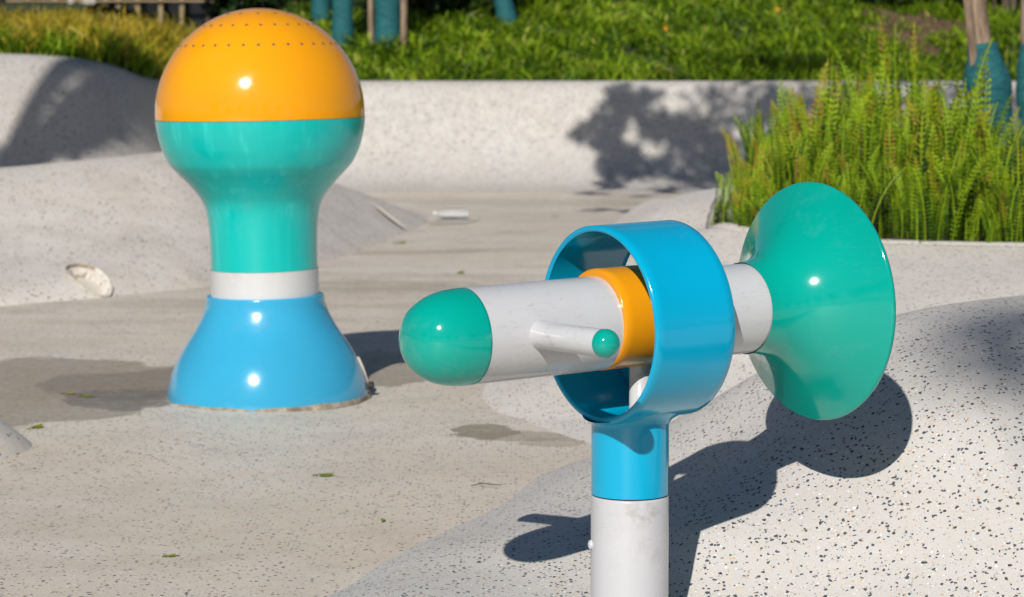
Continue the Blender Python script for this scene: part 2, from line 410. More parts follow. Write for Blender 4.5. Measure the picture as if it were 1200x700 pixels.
soil = heightfield('planter_soil', lambda x, y: mid_f(x, y)-.035+.02*np.sin(x*9)*np.sin(y*7), .7, 5.2, 9.8, 13.6, .05, M['soil'], keep=lambda X, Y: inside(X, Y, BED*np.array([1,1])))
tag(soil, kind='structure')

# left mound behind the sprinkler
left_pts = [P3(0,201,14.0), P3(100,191,14.3), P3(190,184,14.6), P3(300,184,15.0), P3(370,190,15.4), P3(420,203,15.9), P3(460,222,16.5), P3(485,236,16.9),
    P3(0,280,12.8), P3(120,270,13.1), P3(250,260,13.6), P3(400,245,15.2), P3(-120,205,13.8), P3(-300,210,13.5), P3(-300,300,12.2),
    P3(0,214,15.0), P3(100,205,15.3), P3(190,198,15.6), P3(300,199,16.0), P3(380,207,16.4), P3(-120,217,14.8), P3(0,228,16.0), P3(190,215,16.6),
    (-3.0,10.9,.0),(-1.6,12.1,.03),(-.8,14.6,.06),(-.4,17.2,.02),(-1.0,18.2,.05),(-2.0,17.6,.15),(-3.2,17.3,.15),(-5,16.5,.2),(-6,11,.02)]
left_tps = tps(left_pts)
FOOTL = np.array([tuple(on_floor(*q)[:2]) for q in ((-330,374),(0,358),(120,350),(240,336),(330,318),(400,299),(455,279),(485,267),(498,260))]+[(-.56,17.75),(-.75,18.3),(-2,18.9),(-6.6,18.3)])
def left_base(x, y):
    X = np.asarray(x, float); Y = np.asarray(y, float); d = foot_dist(X, Y, FOOTL)
    a = np.maximum(left_tps(X, Y), -.05)+.01; b = .62*d; k = .06
    h = np.clip(.5+.5*(b-a)/k, 0, 1); return b*(1-h)+a*h-k*h*(1-h)-.006
n1 = at(102, 327, 1); 
def hit(f, px, py, d0, d1):
    best = None
    for d in np.arange(d0, d1, .01):
        p = at(px, py, d)
        if p[2] <= f(p[0], p[1]): return p
    return at(px, py, d1)
nA = hit(left_base, 104, 326, 11, 15); nB = hit(left_base, 455, 255, 13, 18)
def niche(x, y, c, rot, a, b, depth):
    dx = x-c[0]; dy = y-c[1]; u = dx*math.cos(rot)+dy*math.sin(rot); v = -dx*math.sin(rot)+dy*math.cos(rot)
    r2 = (u/a)**2+(v/b)**2
    return np.where(r2 < 1, depth*np.minimum(1, 5*(1-r2)), 0)
ROT_A, ROT_B = math.radians(-62), math.radians(-40)
def left_f(x, y):
    return left_base(x, y)-niche(x, y, nA, ROT_A, .165, .062, .10)-niche(x, y, nB, ROT_B, .14, .02, .04)
tag(heightfield('left_mound', left_f, -6.4, .0, 10.4, 18.9, .025, T_LEFT, lo=-.14), kind='structure')
def lens(name, c, rot, a, b, depth, label, dark_end=True):
    """cream bowl of a recessed light, its upper end coloured dark for dirt and shade in the hollow"""
    o = np.array([c[0], c[1], float(left_base(c[0], c[1]))]); root = empty(name, tuple(o)); n = 40; rs = (.0,.25,.45,.60,.72,.82,.90,.96,1.0)
    V = []; L_ = []; D_ = []
    for rr_ in rs:
        for k in range(n):
            t = 2*math.pi*k/n; u, v = a*rr_*math.cos(t), b*rr_*math.sin(t)
            x = c[0]+u*math.cos(rot)-v*math.sin(rot); y = c[1]+u*math.sin(rot)+v*math.cos(rot)
            V.append(np.array((x, y, float(left_base(x, y))-depth*min(1, 2.2*(1-rr_**2))+.014))-o)
    for q_ in range(len(rs)-1):
        for k in range(n):
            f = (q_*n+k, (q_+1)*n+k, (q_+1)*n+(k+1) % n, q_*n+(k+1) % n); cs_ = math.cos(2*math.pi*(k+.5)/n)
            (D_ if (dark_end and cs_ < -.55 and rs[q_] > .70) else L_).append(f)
    mesh('lens', V, L_, M['lens'], root)
    if D_: mesh('rim', V, D_, M['niche_shade_dirt'], root)
    tag(root, label, 'recessed light')
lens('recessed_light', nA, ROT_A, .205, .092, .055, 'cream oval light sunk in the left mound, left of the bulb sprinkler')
lens('recessed_light', nB, ROT_B, .16, .020, .006, 'narrow pale light slot in the tip of the left mound, near the bottle', False)

# two mound tips entering at the left edge of the frame
def bump_f(cx, cy, rx, ry, h, base=-.06):
    return lambda x, y: base+(h-base)*np.maximum(0, 1-((x-cx)/rx)**2-((y-cy)/ry)**2)**.8
a0 = on_floor(36, 521); b0 = on_floor(0, 656); b1 = on_floor(105, 702)
tag(heightfield('side_mound', bump_f(a0[0]-.98, a0[1]+.0, 1.02, .62, .30), a0[0]-2.1, a0[0]+.15, a0[1]-.9, a0[1]+.9, .02, T_LEFT, lo=-.03), kind='structure')
tag(heightfield('corner_mound', bump_f(-1.75, 4.75, 1.2, 1.55, .045), -3.1, -.4, 3.0, 6.6, .025, T_FLOOR, lo=-.03), kind='structure')

# ------------------------------------------------------------------ retaining wall round the basin
wall_path = smooth_interp([(11,17.0,.9,1),(10.2,19.3,.9,1),(8.4,20.7,.89,1),(5.6,21.3,.88,1),(2,21.45,.88,1),(-1.0,21.45,.88,1),(-2.1,21.35,.88,1),(-2.62,20.9,.89,1.1),
    (-2.86,20.1,.945,1.3),(-3.02,19.3,1.05,1.5),(-3.42,18.75,1.11,1.7),(-4.2,18.45,1.13,1.8),(-5.6,18.2,1.13,1.8),(-8,17.8,1.13,1.8),(-11,17,1.1,1.8)], 8)
prof = [(.95,-.03),(.75,.0),(.55,.025),(.38,.09),(.27,.20),(.20,.36),(.14,.56),(.09,.75),(.05,.88),(.025,.945),(-.01,.985),(-.06,1.0),(-.24,1.0),(-.26,.97),(-.26,-.05)]
WP = np.array(wall_path); V = []; F = []; nrm = []
for i in range(len(WP)):
    t = WP[min(i+1, len(WP)-1), :2]-WP[max(i-1, 0), :2]; t /= np.linalg.norm(t); n = np.array([-t[1], t[0]])
    if n @ (np.array([0, 12.0])-WP[i,:2]) < 0: n = -n
    nrm.append(n)
    for s, z in prof:
        q = WP[i,:2]+n*s*(WP[i,3] if s > 0 else 1)
        V.append((q[0], q[1], z*WP[i,2] if z > .0 else z))
m = len(prof)
for i in range(len(WP)-1):
    for k in range(m-1): F.append((i*m+k, (i+1)*m+k, (i+1)*m+k+1, i*m+k+1))
wl = mesh('retaining_wall', V, F, T_WALL); sharp_by_angle(wl, 60)
tag(wl, 'low curving terrazzo wall with coved foot around the back of the basin', 'wall')

# ------------------------------------------------------------------ grass bank behind the wall
V = []; F = []; NV = [0,.3,.8,1.5,2.5,4,6,9,14,25,60]
def slope(x): 
    t = np.clip((x+3.1)/1.7, 0, 1); return .035+.165*t*t*(3-2*t)
def bank_z(h, v, x): return h-.05+float(slope(x))*min(v, 6)+.05*max(0, min(v, 14)-6)
for i in range(len(WP)):
    x, y, h, _ = WP[i]; n = -nrm[i]; n = (n*.5+np.array([0,1.0])); n /= np.linalg.norm(n)
    for v in NV: V.append((x+n[0]*(v+.2), y+n[1]*(v+.2), bank_z(h, v, x+n[0]*(v+.2))))
m = len(NV)
for i in range(len(WP)-1):
    for k in range(m-1): F.append((i*m+k, (i+1)*m+k, (i+1)*m+k+1, i*m+k+1))
tag(mesh('grass_bank', V, F, M['lawn_soil']), kind='structure')
wxs = WP[::-1,0]; wys = WP[::-1,1]; whs = WP[::-1,2]
ok = np.concatenate([[True], np.diff(wxs) > 1e-4]) 
def wall_y(x): return np.interp(x, wxs, wys)
def wall_h(x): return np.interp(x, wxs, whs)
def bank_h(x, y):
    v = np.maximum(0, y-wall_y(x)-.2); return wall_h(x)-.05+slope(x)*np.minimum(v, 6)+.05*np.maximum(0, np.minimum(v, 14)-6)

def vnoise(x, y, seed=0):
    return .5+.25*np.sin(x*2.1+seed)*np.cos(y*1.7+seed*2)+.25*np.sin(x*4.7+y*3.9+seed*3)
def blades(n, px, py, pz, hmin, hmax, wid, lean, seed):
    r = np.random.default_rng(seed)
    h = r.uniform(hmin, hmax, n)*(.6+.8*vnoise(px*2.3, py*1.9, 1)); a = r.uniform(0, 2*np.pi, n); l = np.abs(r.normal(lean, lean*.5, n))
    d = np.stack([np.cos(a), np.sin(a), np.zeros(n)], 1); s = np.stack([-np.sin(a), np.cos(a), np.zeros(n)], 1)
    tw = r.uniform(0, np.pi, n); s2 = s*np.cos(tw)[:,None]+d*np.sin(tw)[:,None]
    w = (wid*r.uniform(.6, 1.4, n))[:,None]
    B = np.stack([px, py, pz], 1); up = np.array([0, 0, 1.0])
    m1 = B+up*(h*.5)[:,None]+d*(l*h*.25)[:,None]; m2 = B+up*(h*.82*(1-l*.12))[:,None]+d*(l*h*.65)[:,None]; tp = B+up*(h*(1-l*.35))[:,None]+d*(l*h*1.15)[:,None]
    Vv = np.stack([B-s2*w*.8, B+s2*w*.8, m1-s2*w, m1+s2*w, m2-s2*w*.7, m2+s2*w*.7, tp], 1).reshape(-1, 3)
    i = np.arange(n)*7
    F4 = np.stack([np.stack([i, i+1, i+3, i+2], 1), np.stack([i+2, i+3, i+5, i+4], 1)], 1).reshape(-1, 4)
    F3 = np.stack([i+4, i+5, i+6], 1)
    return Vv, F4, F3, r
def blade_mesh(name, mat, args, tint_fn):
    Vv, F4, F3, r = blades(*args); n = args[0]
    base = tint_fn(args[1], args[2], r)
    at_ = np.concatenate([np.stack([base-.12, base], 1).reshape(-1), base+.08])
    o = mesh(name, Vv, list(map(tuple, F4))+list(map(tuple, F3)), mat, smooth=False, attr=np.clip(at_, 0, 1))
    return o
# clumped sampling: tufts first, then blades around them
def tufts(nt, per, x0, x1, yfun, spread, seed):
    r = np.random.default_rng(seed); tx = r.uniform(x0, x1, nt); ty = yfun(tx, r)
    X = (tx[:,None]+r.normal(0, spread, (nt, per))).ravel(); Y = (ty[:,None]+r.normal(0, spread, (nt, per))).ravel()
    keep = (vnoise(X*1.9, Y*1.4, 3)+.25*r.random(len(X))) > .40
    X, Y = X[keep], Y[keep]; Y = np.maximum(Y, wall_y(X)+.16); return X, Y
X, Y = tufts(3000, 17, -2.9, 6.2, lambda x, r: wall_y(x)+.22+5.6*r.random(len(x))**1.25, .06, 21)
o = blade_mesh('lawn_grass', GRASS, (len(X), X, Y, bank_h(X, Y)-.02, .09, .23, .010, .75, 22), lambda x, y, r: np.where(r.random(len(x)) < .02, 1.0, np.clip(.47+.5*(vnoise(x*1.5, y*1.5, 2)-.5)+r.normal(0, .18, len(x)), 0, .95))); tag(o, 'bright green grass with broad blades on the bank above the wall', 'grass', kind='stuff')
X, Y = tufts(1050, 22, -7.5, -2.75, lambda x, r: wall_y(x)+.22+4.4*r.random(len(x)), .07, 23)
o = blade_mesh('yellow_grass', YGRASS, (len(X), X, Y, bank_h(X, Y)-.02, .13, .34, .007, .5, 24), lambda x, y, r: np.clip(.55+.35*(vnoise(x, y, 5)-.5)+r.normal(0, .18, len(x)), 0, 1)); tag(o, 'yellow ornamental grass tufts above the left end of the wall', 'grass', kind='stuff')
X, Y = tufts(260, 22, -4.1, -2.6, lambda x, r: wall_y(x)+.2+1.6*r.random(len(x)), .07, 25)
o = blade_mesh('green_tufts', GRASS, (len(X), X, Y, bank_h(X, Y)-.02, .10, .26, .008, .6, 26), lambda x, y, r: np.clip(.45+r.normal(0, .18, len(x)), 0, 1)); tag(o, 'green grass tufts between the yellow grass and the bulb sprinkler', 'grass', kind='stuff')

# ------------------------------------------------------------------ leaf clouds
def leaf_cloud(centres, radii, per, size, seed, flat=.75):
    r = np.random.default_rng(seed); Vs = []; ts = []
    for c, R in zip(centres, radii):
        u = r.normal(size=(per, 3)); u /= np.linalg.norm(u, axis=1)[:,None]
        p = np.array(c)+u*(R*(r.random(per)**.45))[:,None]*np.array([1,1,flat])
        d = r.normal(size=(per, 3)); d[:,2] -= .4; d /= np.linalg.norm(d, axis=1)[:,None]
        e = np.cross(d, r.normal(size=(per, 3))); e /= np.linalg.norm(e, axis=1)[:,None]
        s = (size*r.uniform(.6, 1.3, per))[:,None]
        Vs.append(np.stack([p, p+d*s*.5+e*s*.26, p+d*s, p+d*s*.5-e*s*.26], 1).reshape(-1, 3))
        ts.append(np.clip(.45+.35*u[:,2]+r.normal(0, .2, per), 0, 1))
    Vs = np.concatenate(Vs); n = len(Vs)//4; i = np.arange(n)*4
    return Vs, np.stack([i, i+1, i+2, i+3], 1), np.concatenate(ts)
def shrub(x, y, rx, h, size, label, mat, seed, per=150, n=16, group=None, cat='shrub'):
    r = np.random.default_rng(seed); z0 = float(bank_h(np.array([x]), np.array([y]))[0])
    root = empty('shrub', (x, y, z0)); cs = []; rs = []
    for k in range(n):
        a = r.uniform(0, 2*np.pi); q = r.random()**.5; zz = r.uniform(.12, .9)*h
        cs.append((rx*q*math.cos(a)*(1.1-.3*zz/h), rx*q*math.sin(a)*.7, zz)); rs.append(rx*r.uniform(.22, .42))
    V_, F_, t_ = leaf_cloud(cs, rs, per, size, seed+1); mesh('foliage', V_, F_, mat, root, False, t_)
    parts = []
    for k in range(5):
        c = cs[k]; parts.append(tube([(r.normal(0,.04), r.normal(0,.04), -.1), (c[0]*.4, c[1]*.4, c[2]*.5), c], [.02,.015,.007], 7))
    mesh('stem', *join(*parts), M['bark_dark'], root); tag(root, label, cat, group)
bushes = 'dark shrubs at the top of the grass bank'
for k, (px, d, rx, h) in enumerate([(-30,28,.9,1.5),(505,24.5,.5,.9),(250,27.0,.8,1.2),(330,26.6,.7,1.2),(425,25.2,.7,1.2),(545,24.7,.5,.9),(575,25.3,.6,1.0),(1175,24.6,.5,1.2),(1085,25.2,.7,.9),(1225,24.9,.7,1.6)]):
    x = (px-600)/FPX*d
    lab = ['dark shrub behind the yellow grass at the left edge', 'low dark shrub between the wrapped trunks and the leaning wrapped trunk', 'dark shrub behind the bulb sprinkler, left of its top',
        'dark shrub directly behind the top of the orange dome', 'dark shrub behind the twin wrapped trunks', 'dark shrub just left of the leaning wrapped trunk', 'dark shrub right behind the leaning wrapped trunk',
        'tall dark shrub behind the wrapped tree at the right edge', 'dark shrub on bare earth left of the right wrapped tree', 'largest dark shrub at the top right corner'][k]
    shrub(x, d, rx, h, .13, lab, SHRUB, 100+k*3, group=bushes)
# bare earth patch and flowers on the bank at right
def patch(name, cx, cy, rx, ry, mat, dz):
    V = []; F = []; n = 40; V.append((cx, cy, float(bank_h(np.array([cx]), np.array([cy]))[0])+dz))
    for k in range(n):
        t = 2*math.pi*k/n; w = 1+.2*math.sin(3*t+1)+.12*math.sin(7*t)
        x, y = cx+rx*w*math.cos(t), cy+ry*w*math.sin(t); V.append((x, y, float(bank_h(np.array([x]), np.array([y]))[0])+dz-.03))
    for k in range(n): F.append((0, 1+k, 1+(k+1) % n))
    return mesh(name, V, F, mat)
M['red_earth'] = rough_mat('red_brown_earth', (.09,.045,.028), (.20,.11,.07), 9, .95, bump=.9, dist=.04)
tag(patch('bare_earth', 3.75, 23.7, .55, 1.0, M['red_earth'], .10), kind='structure')
M['flower'] = rough_mat('orange_petals', (.75,.25,.01), (.85,.40,.02), 40, .5)
def flower(px, py, d, lab, mat=None):
    p = at(px, py, d); root = empty('flower', p); V = []; F = []
    for k in range(6):
        t = k*math.pi/3; b = len(V)
        V += [(0,0,0), (.012*math.cos(t+.4), -.006, .012*math.sin(t+.4)), (.026*math.cos(t), -.010, .026*math.sin(t)), (.012*math.cos(t-.4), -.006, .012*math.sin(t-.4))]
        F.append((b, b+1, b+2, b+3))
    mesh('petals', V, F, M['flower'], root, False)
    zb = float(bank_h(np.array([p[0]]), np.array([d]))[0])-p[2]
    mesh('stem', *tube([(0,0,0), (.01,.01,zb/2), (0,.02,zb-.02)], [.004,.004,.005], 6), M['stem'], root); tag(root, lab, 'flower')
M['stem'] = rough_mat('green_stem', (.06,.11,.02), (.10,.16,.03), 20, .6)
flower(911, 11, 23.2, 'orange flower high in the green grass near the top edge')
flower(780, 33, 22.4, 'small orange flower low in the green grass above the wall')

# ------------------------------------------------------------------ ferns in the planter
def ferns(n, seed):
    r = np.random.default_rng(seed)
    xs = []; ys = []
    while len(xs) < n:
        # crowns first, fronds radiate from each crown
        cx = r.uniform(.90, 4.2); cy = 10.03+3.1*r.random()**1.6
        if not inside(np.array([cx]), np.array([cy]), BED)[0]: continue
        k = r.integers(7, 13); xs += list(cx+r.normal(0, .035, k)); ys += list(cy+r.normal(0, .035, k))
    x = np.array(xs[:n]); y = np.array(ys[:n]); z = mid_f(x, y)-.04
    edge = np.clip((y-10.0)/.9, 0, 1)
    L = r.uniform(.22, .52, n)*(.72+.32*edge)*(1+.16*np.sin(x*5.1+1)*np.cos(y*3.3))
    L *= np.interp(x, [.88,1.0,1.12,1.3,1.5,1.7,1.95,2.15,4.5], [.38,.52,.76,.92,.98,1.14,1.05,.66,.64])
    L *= np.where(r.random(n) < .10, r.uniform(1.2, 1.5, n), 1)
    a = r.uniform(0, 2*np.pi, n); lean = np.abs(r.normal(.07, .12, n)); bend = r.normal(.22, .25, n)
    # at the left margin the fronds hang outwards over the kerb
    lf = np.clip((1.20-x)/.28, 0, 1); a = np.where(r.random(n) < lf*.55, np.pi+r.normal(0, .6, n), a); lean = lean+.17*lf*r.random(n)
    NP = 25; s = (np.arange(NP)+.5)/NP
    d = np.stack([np.cos(a), np.sin(a), np.zeros(n)], 1); up = np.array([0,0,1.0])
    th = lean[:,None]+bend[:,None]*s[None,:]**2*1.6
    seg = (L/NP)[:,None]
    h = np.cumsum(np.sin(th)*seg, 1); v = np.cumsum(np.cos(th)*seg, 1)
    c = np.stack([x, y, z], 1)[:,None,:]+d[:,None,:]*h[...,None]+up*v[...,None]
    tang = d[:,None,:]*np.sin(th)[...,None]+up*np.cos(th)[...,None]
    roll = r.normal(0, .42, n); fa = r.normal(0, .6, n); sd0 = np.stack([np.cos(fa), np.sin(fa), np.zeros(n)], 1)
    side = sd0[:,None,:]*np.cos(roll)[:,None,None]+np.cross(sd0[:,None,:], tang)*np.sin(roll)[:,None,None]
    nor = np.cross(side, tang)
    wprof = np.minimum(1, .35+s*4)*(1-.38*s)*np.minimum(1, (1-s)*7+.25)
    half = (.033*r.uniform(.7, 1.2, n))[:,None]*wprof[None,:]
    Vs = []; ts = []
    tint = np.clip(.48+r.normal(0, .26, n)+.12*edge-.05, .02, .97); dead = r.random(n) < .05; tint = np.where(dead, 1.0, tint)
    for sg in (-1, 1):
        w = half[...,None]; ps = seg[...,None]
        tip = c+side*sg*w+tang*ps*.22+nor*(r.normal(.05, .14, half.shape)[...,None]*w)
        q = np.stack([c-tang*ps*.30, c+side*sg*w*.8-tang*ps*.26, tip, c+side*sg*w*.7+tang*ps*.42], 2)
        Vs.append(q.reshape(-1, 3)); ts.append((tint[:,None]+.50*(s[None,:]-.62)+r.normal(0, .06, half.shape)).ravel())  # frond bases tinted darker, standing in for self-shadow between the fronds
    # midrib strip
    rib = np.stack([c-side*.0018, c+side*.0018, c+side*.0018+tang*seg[...,None], c-side*.0018+tang*seg[...,None]], 2).reshape(-1, 3)
    Vs.append(rib); ts.append(np.full(n*NP, .9))
    Vs = np.concatenate(Vs); i = np.arange(len(Vs)//4)*4
    return Vs, np.stack([i, i+1, i+2, i+3], 1), np.clip(np.concatenate(ts), 0, 1)
V_, F_, t_ = ferns(2900, 5)
o = mesh('fern_bed', V_, F_, FERN, None, False, t_)
tag(o, 'dense bed of upright yellow green sword ferns in the planter mound', 'ferns', kind='stuff')

# ------------------------------------------------------------------ trees
def wrapped_tree(base, top, r0, label, crown=None, poles=(), wrap_to=.6, bend=.0, group=None, seed=1, wrap_r=1.35):
    """trunk, cloth wrap round its foot, support poles with ties, crown out of the frame"""
    r = random.Random(seed); b = Vector(base); root = empty('tree', b); t = Vector(top)-b
    n = 14; path = []; rad = []
    for k in range(n+1):
        s = k/n; w = Vector((bend*math.sin(s*3), bend*.5*math.sin(s*4+1), 0)); path.append(t*s+w); rad.append(r0*(1-.45*s)*(1+.05*math.sin(k*2.1)))
    mesh('trunk', *tube(path, rad), M['bark'], root)
    if wrap_to:
        wp = []; wr = []; m = 26; L = wrap_to/ max(t.z, .01)
        for k in range(m+1):
            s = L*k/m; i = min(int(s*n), n-1); f = s*n-i; wp.append(path[i].lerp(path[i+1], f))
            q_ = k/m; wr.append(r0*wrap_r*(.86+.20*math.exp(-((q_-.68)/.17)**2)-.22*max(0, (q_-.82)/.18)+.035*math.sin(k*.9+seed)+.025*r.uniform(-1,1)))
        wp.append(wp[-1]); wr.append(r0*.8)
        mesh('trunk_wrap', *tube(wp, wr, 22), M['wrap'], root)
    for (dx, dy, tx, ty, h, pr) in poles:
        pp = [Vector((dx,dy,-.05)), Vector(((dx+tx)/2,(dy+ty)/2,h/2)), Vector((tx,ty,h))]
        p = mesh('support_pole', *tube(pp, [pr,pr*.97,pr*.94], 12), M['bark'], root)
        z = h*.82; q = pp[0].lerp(pp[2], .83); 
        mesh('tie', *tube([q+Vector((0,0,-.012)), q+Vector((0,0,.012))], [pr*1.25]*2, 12), M['tie'], p)
    if crown:
        cs, rs, per, size = crown; inv = [tuple(Vector(c)-b) for c in cs]
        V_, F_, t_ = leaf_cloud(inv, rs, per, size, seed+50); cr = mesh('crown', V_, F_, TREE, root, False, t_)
        lim = []
        for c in inv:
            st = path[int(n*.8)]; c = Vector(c); lim.append(tube([st, st.lerp(c, .5)+Vector((0,0,.15)), c], [r0*.35, r0*.22, r0*.08], 7))
        mesh('limbs', *join(*lim), M['bark'], cr)
    tag(root, label, 'tree', group)

def on_bank(px, d):
    x = (px-600)/FPX*d; return (x, d, float(bank_h(np.array([x]), np.array([d]))[0]))
# crown of the planter tree spreads left and dapples the back wall
rr = random.Random(4)
def crown_points(target, n, t0, t1, sx, sz, seed):
    """clumps strung along the sun direction above a spot"""
    r = random.Random(seed); out = []
    for k in range(n):
        t = r.uniform(t0, t1); p = Vector(target)+Ldir*t
        out.append(tuple(p+Vector((r.uniform(-sx, sx), r.uniform(-.4, .4), r.uniform(-sz, sz)))))
    return out
def shade_clumps(spots, t0, t1, seed):
    """leaf clumps of a crown, each standing sunwards of a spot on the wall or floor: (x, y, z)"""
    r = random.Random(seed); return [tuple(Vector(q)+Ldir*r.uniform(t0, t1)) for q in spots]
def spots_in(poly, n, depth, seed):
    r = random.Random(seed); out = []; xs = [p[0] for p in poly]; ys = [p[1] for p in poly]
    while len(out) < n:
        x, y = r.uniform(min(xs), max(xs)), r.uniform(min(ys), max(ys))
        if inside(np.array([x]), np.array([y]), poly)[0]: out.append(tuple(at(x, y, depth)))
    return out
sA = []
for poly, n in ((((668,150),(684,126),(712,130),(712,172),(690,180)), 7), (((700,96),(752,94),(752,122),(716,124)), 6), (((740,130),(772,122),(796,138),(786,166),(748,162)), 8), (((704,186),(740,182),(768,196),(766,216),(704,216)), 7)):
    sA += spots_in([(x_+12, y_) for x_, y_ in poly], int(n*1.25), 21.25, len(sA)+5)
sA += [tuple(on_floor(x, y)) for x, y in ((690,226),(720,222),(750,228),(785,224),(705,244),(745,246),(790,240),(815,232))]
sB = spots_in(((806,92),(962,92),(990,216),(812,216),(800,190),(815,140)), 34, 21.25, 77)+spots_in(((960,92),(1200,92),(1200,200),(985,200)), 26, 21.25, 79)+spots_in(((850,70),(1010,60),(1010,95),(850,95)), 10, 22.2, 81)
cA = shade_clumps(sA, 8.0, 9.6, 3); cB = shade_clumps(sB, 8.0, 10.0, 8); cC = []
bx = at(1173, 165, 12.3)
base_r = (bx[0], 12.3, float(mid_f(bx[0], 12.3))-.03)
wrapped_tree(base_r, (base_r[0]-.55, 12.6, 4.8), .050, 'tree with teal cloth wrap and two brown stems in the fern bed at right',
    (cA+cB+cC, [.115]*len(cA)+[.30]*(len(cB)+len(cC)), 46, .11), poles=[(-.055,.0,-.335,.0,2.2,.022)], wrap_to=.70, bend=.0, seed=3, wrap_r=2.15)
b2 = at(1204, 165, 12.9)
b2 = at(1207, 165, 12.9)
wrapped_tree((b2[0], 12.9, float(mid_f(b2[0], 12.9))-.03), (b2[0]-.05, 13, 3.6), .045, 'tree at the right edge of the frame, beside the wrapped tree in the ferns',
    ([(b2[0], 13, 3.5), (b2[0]+.5, 13, 3.9), (b2[0]+.2, 13.3, 4.2)], [.4]*3, 160, .12), wrap_to=.72, seed=6)
# trees on the bank behind the sprinkler
def bank_tree(px, d, lean, r0, wrap, label, seed, poles=()):
    b = on_bank(px, d); wrapped_tree((b[0], b[1], b[2]-.05), (b[0]+lean, d+.2, b[2]+4.2), r0, label,
        ([(b[0]+lean+random.uniform(-.7,.7), d+random.uniform(-.3,.8), b[2]+3.9+random.uniform(-.5,.9)) for _ in range(9)], [.55]*9, 120, .14), poles, wrap, seed=seed)
bank_tree(403, 23.2, -.02, .085, 1.5, 'teal wrapped tree trunk just right of the orange dome', 11)
bank_tree(455, 23.2, .03, .105, 1.5, 'thicker teal wrapped tree trunk, between two brown poles', 12, poles=[(-.155,.10,-.16,.1,2.2,.028),(.15,-.20,.18,-.1,2.2,.030)])
bank_tree(378, 24.5, -.03, .085, 1.5, 'teal wrapped tree trunk partly hidden behind the orange dome', 14)
bank_tree(598, 24.2, -.95, .08, 1.6, 'leaning teal wrapped tree trunk above the middle of the wall', 13)

# trees standing outside the frame whose shade reaches into it
def plain_tree(base, crown_c, rad, r0, label, seed, n=26, per=140, size=.16):
    r = random.Random(seed); cs = []
    for k in range(n):
        while True:
            q = Vector((r.uniform(-1,1), r.uniform(-1,1), r.uniform(-1,1)))
            if q.length < 1: break
        cs.append((crown_c[0]+q.x*rad[0], crown_c[1]+q.y*rad[1], crown_c[2]+q.z*rad[2]))
    wrapped_tree(base, crown_c, r0, label, (cs, [min(rad)*.36]*n, per, size), wrap_to=0, seed=seed, bend=.1)
# left tree: shades the right part of the rising wall end
t_ = Vector((-2.95,19.0,.62))+Ldir*10.5
sL = []
for q_ in spots_in(((134,83),(172,84),(225,100),(225,192),(90,198),(8,203),(8,196),(60,180),(98,130)), 66, 1.0, 33):
    px_ = 600+q_[0]*FPX; py_ = 350-FPX*math.tan(math.atan(q_[2]-EYE)+PITCH)
    sL.append(tuple(at(px_, py_, float(np.interp(px_, [0,53,130,173,190,225], [18.2,18.5,19.0,19.8,20.4,20.8])))))
cs = shade_clumps(sL, 8.5, 10.5, 31)
wrapped_tree((t_.x-1.2, t_.y-.5, -.05), (t_.x-.6, t_.y, 5.6), .09, 'tree standing outside the frame to the left of the basin', (cs, [.13]*len(cs), 60, .085), wrap_to=0, seed=31)
p = Vector((1.62,6.0,.36))+Ldir*27
plain_tree((p.x+1.5, p.y-1, -.1), (p.x+.1, p.y, p.z), (.62,1.2,1.3), .16, 'tall tree standing behind the camera', 41, n=20, per=36)

# ------------------------------------------------------------------ far pavilion at upper left
root = empty('pavilion', (-6.6, 40, 1.2))
def pb(name, c, s, mat, par=root): return mesh(name, *box(c, s), mat, par, smooth=False)
pb('wall', (-.2,1.0,1.5), (9,.3,4), M['dark_glass'])
for k, (px0, px1) in enumerate(((74,90),(92,106))):
    xa = (px0-600)/FPX*40+6.6; xb = (px1-600)/FPX*40+6.6; pb('panel', ((xa+xb)/2,.75,1.2), (xb-xa,.1,3.4), M['cladding'])
for px in (28, 60, 84, 120, 135, 158, 185, 210):
    pb('post', ((px-600)/FPX*40+6.6, .6, 1.2), (.06,.08,3.4), M['timber'])
pb('beam', (-.3,.50,.655), (4.4,.05,.03), M['timber'])
pb('roof', (-.2,.6,3.2), (10,3.2,.25), M['timber'])
tag(root, 'distant pavilion with dark panes and thin beige posts behind yellow grass', 'building')

# ------------------------------------------------------------------ bulb sprinkler
bc = on_floor(314.0, 463); U = bc[1]/FPX*1.0003
bulb = empty('bulb_sprinkler', (bc[0], bc[1], 0), (0, math.radians(-1.0), 0))
def PZ(y): return (463-y)*U*1.004
RS = 122*U; ZC = PZ(132)
zs = PZ(137.5)
dome = [(ZC+RS*math.sin(t), RS*math.cos(t)) for t in np.linspace(math.asin((zs-ZC)/RS), math.pi/2-.002, 40)]
mesh('dome', *lathe(dome, (0,0,0), (0,0,1), 128), M['orange'], bulb)
gl = [(zs-.0015, RS*math.cos(math.asin((zs-ZC)/RS))+.0008)]
gpts = [(ZC+RS*math.sin(t), RS*math.cos(t)+.0008) for t in (-.05,-.12,-.20,-.28,-.36)]+[(PZ(y), r*U) for y, r in ((189,107.5),(198,100),(206,92.2),(216,83),(225,75.8),(233,70.6),(243,66.8),(257,64.4),(272,63.2),(292,62.6),(313.2,62.6))]
gl += smooth_interp(gpts, 6)
mesh('globe', *lathe([(z, r) for z, r in gl], (0,0,0), (0,0,1), 128), M['teal'], bulb)
mesh('neck_band', *lathe([(PZ(313.4), 63.3*U), (PZ(347), 63.6*U), (PZ(352), 63.6*U)], (0,0,0), (0,0,1), 128), M['band'], bulb)
bp = smooth_interp([(345.6,69.0),(357,71),(368,75),(378,80),(388.4,86.3),(403.5,96.3),(418.6,105),(433.7,111.6),(448.8,116),(459,117.8),(470,118.3)], 5)
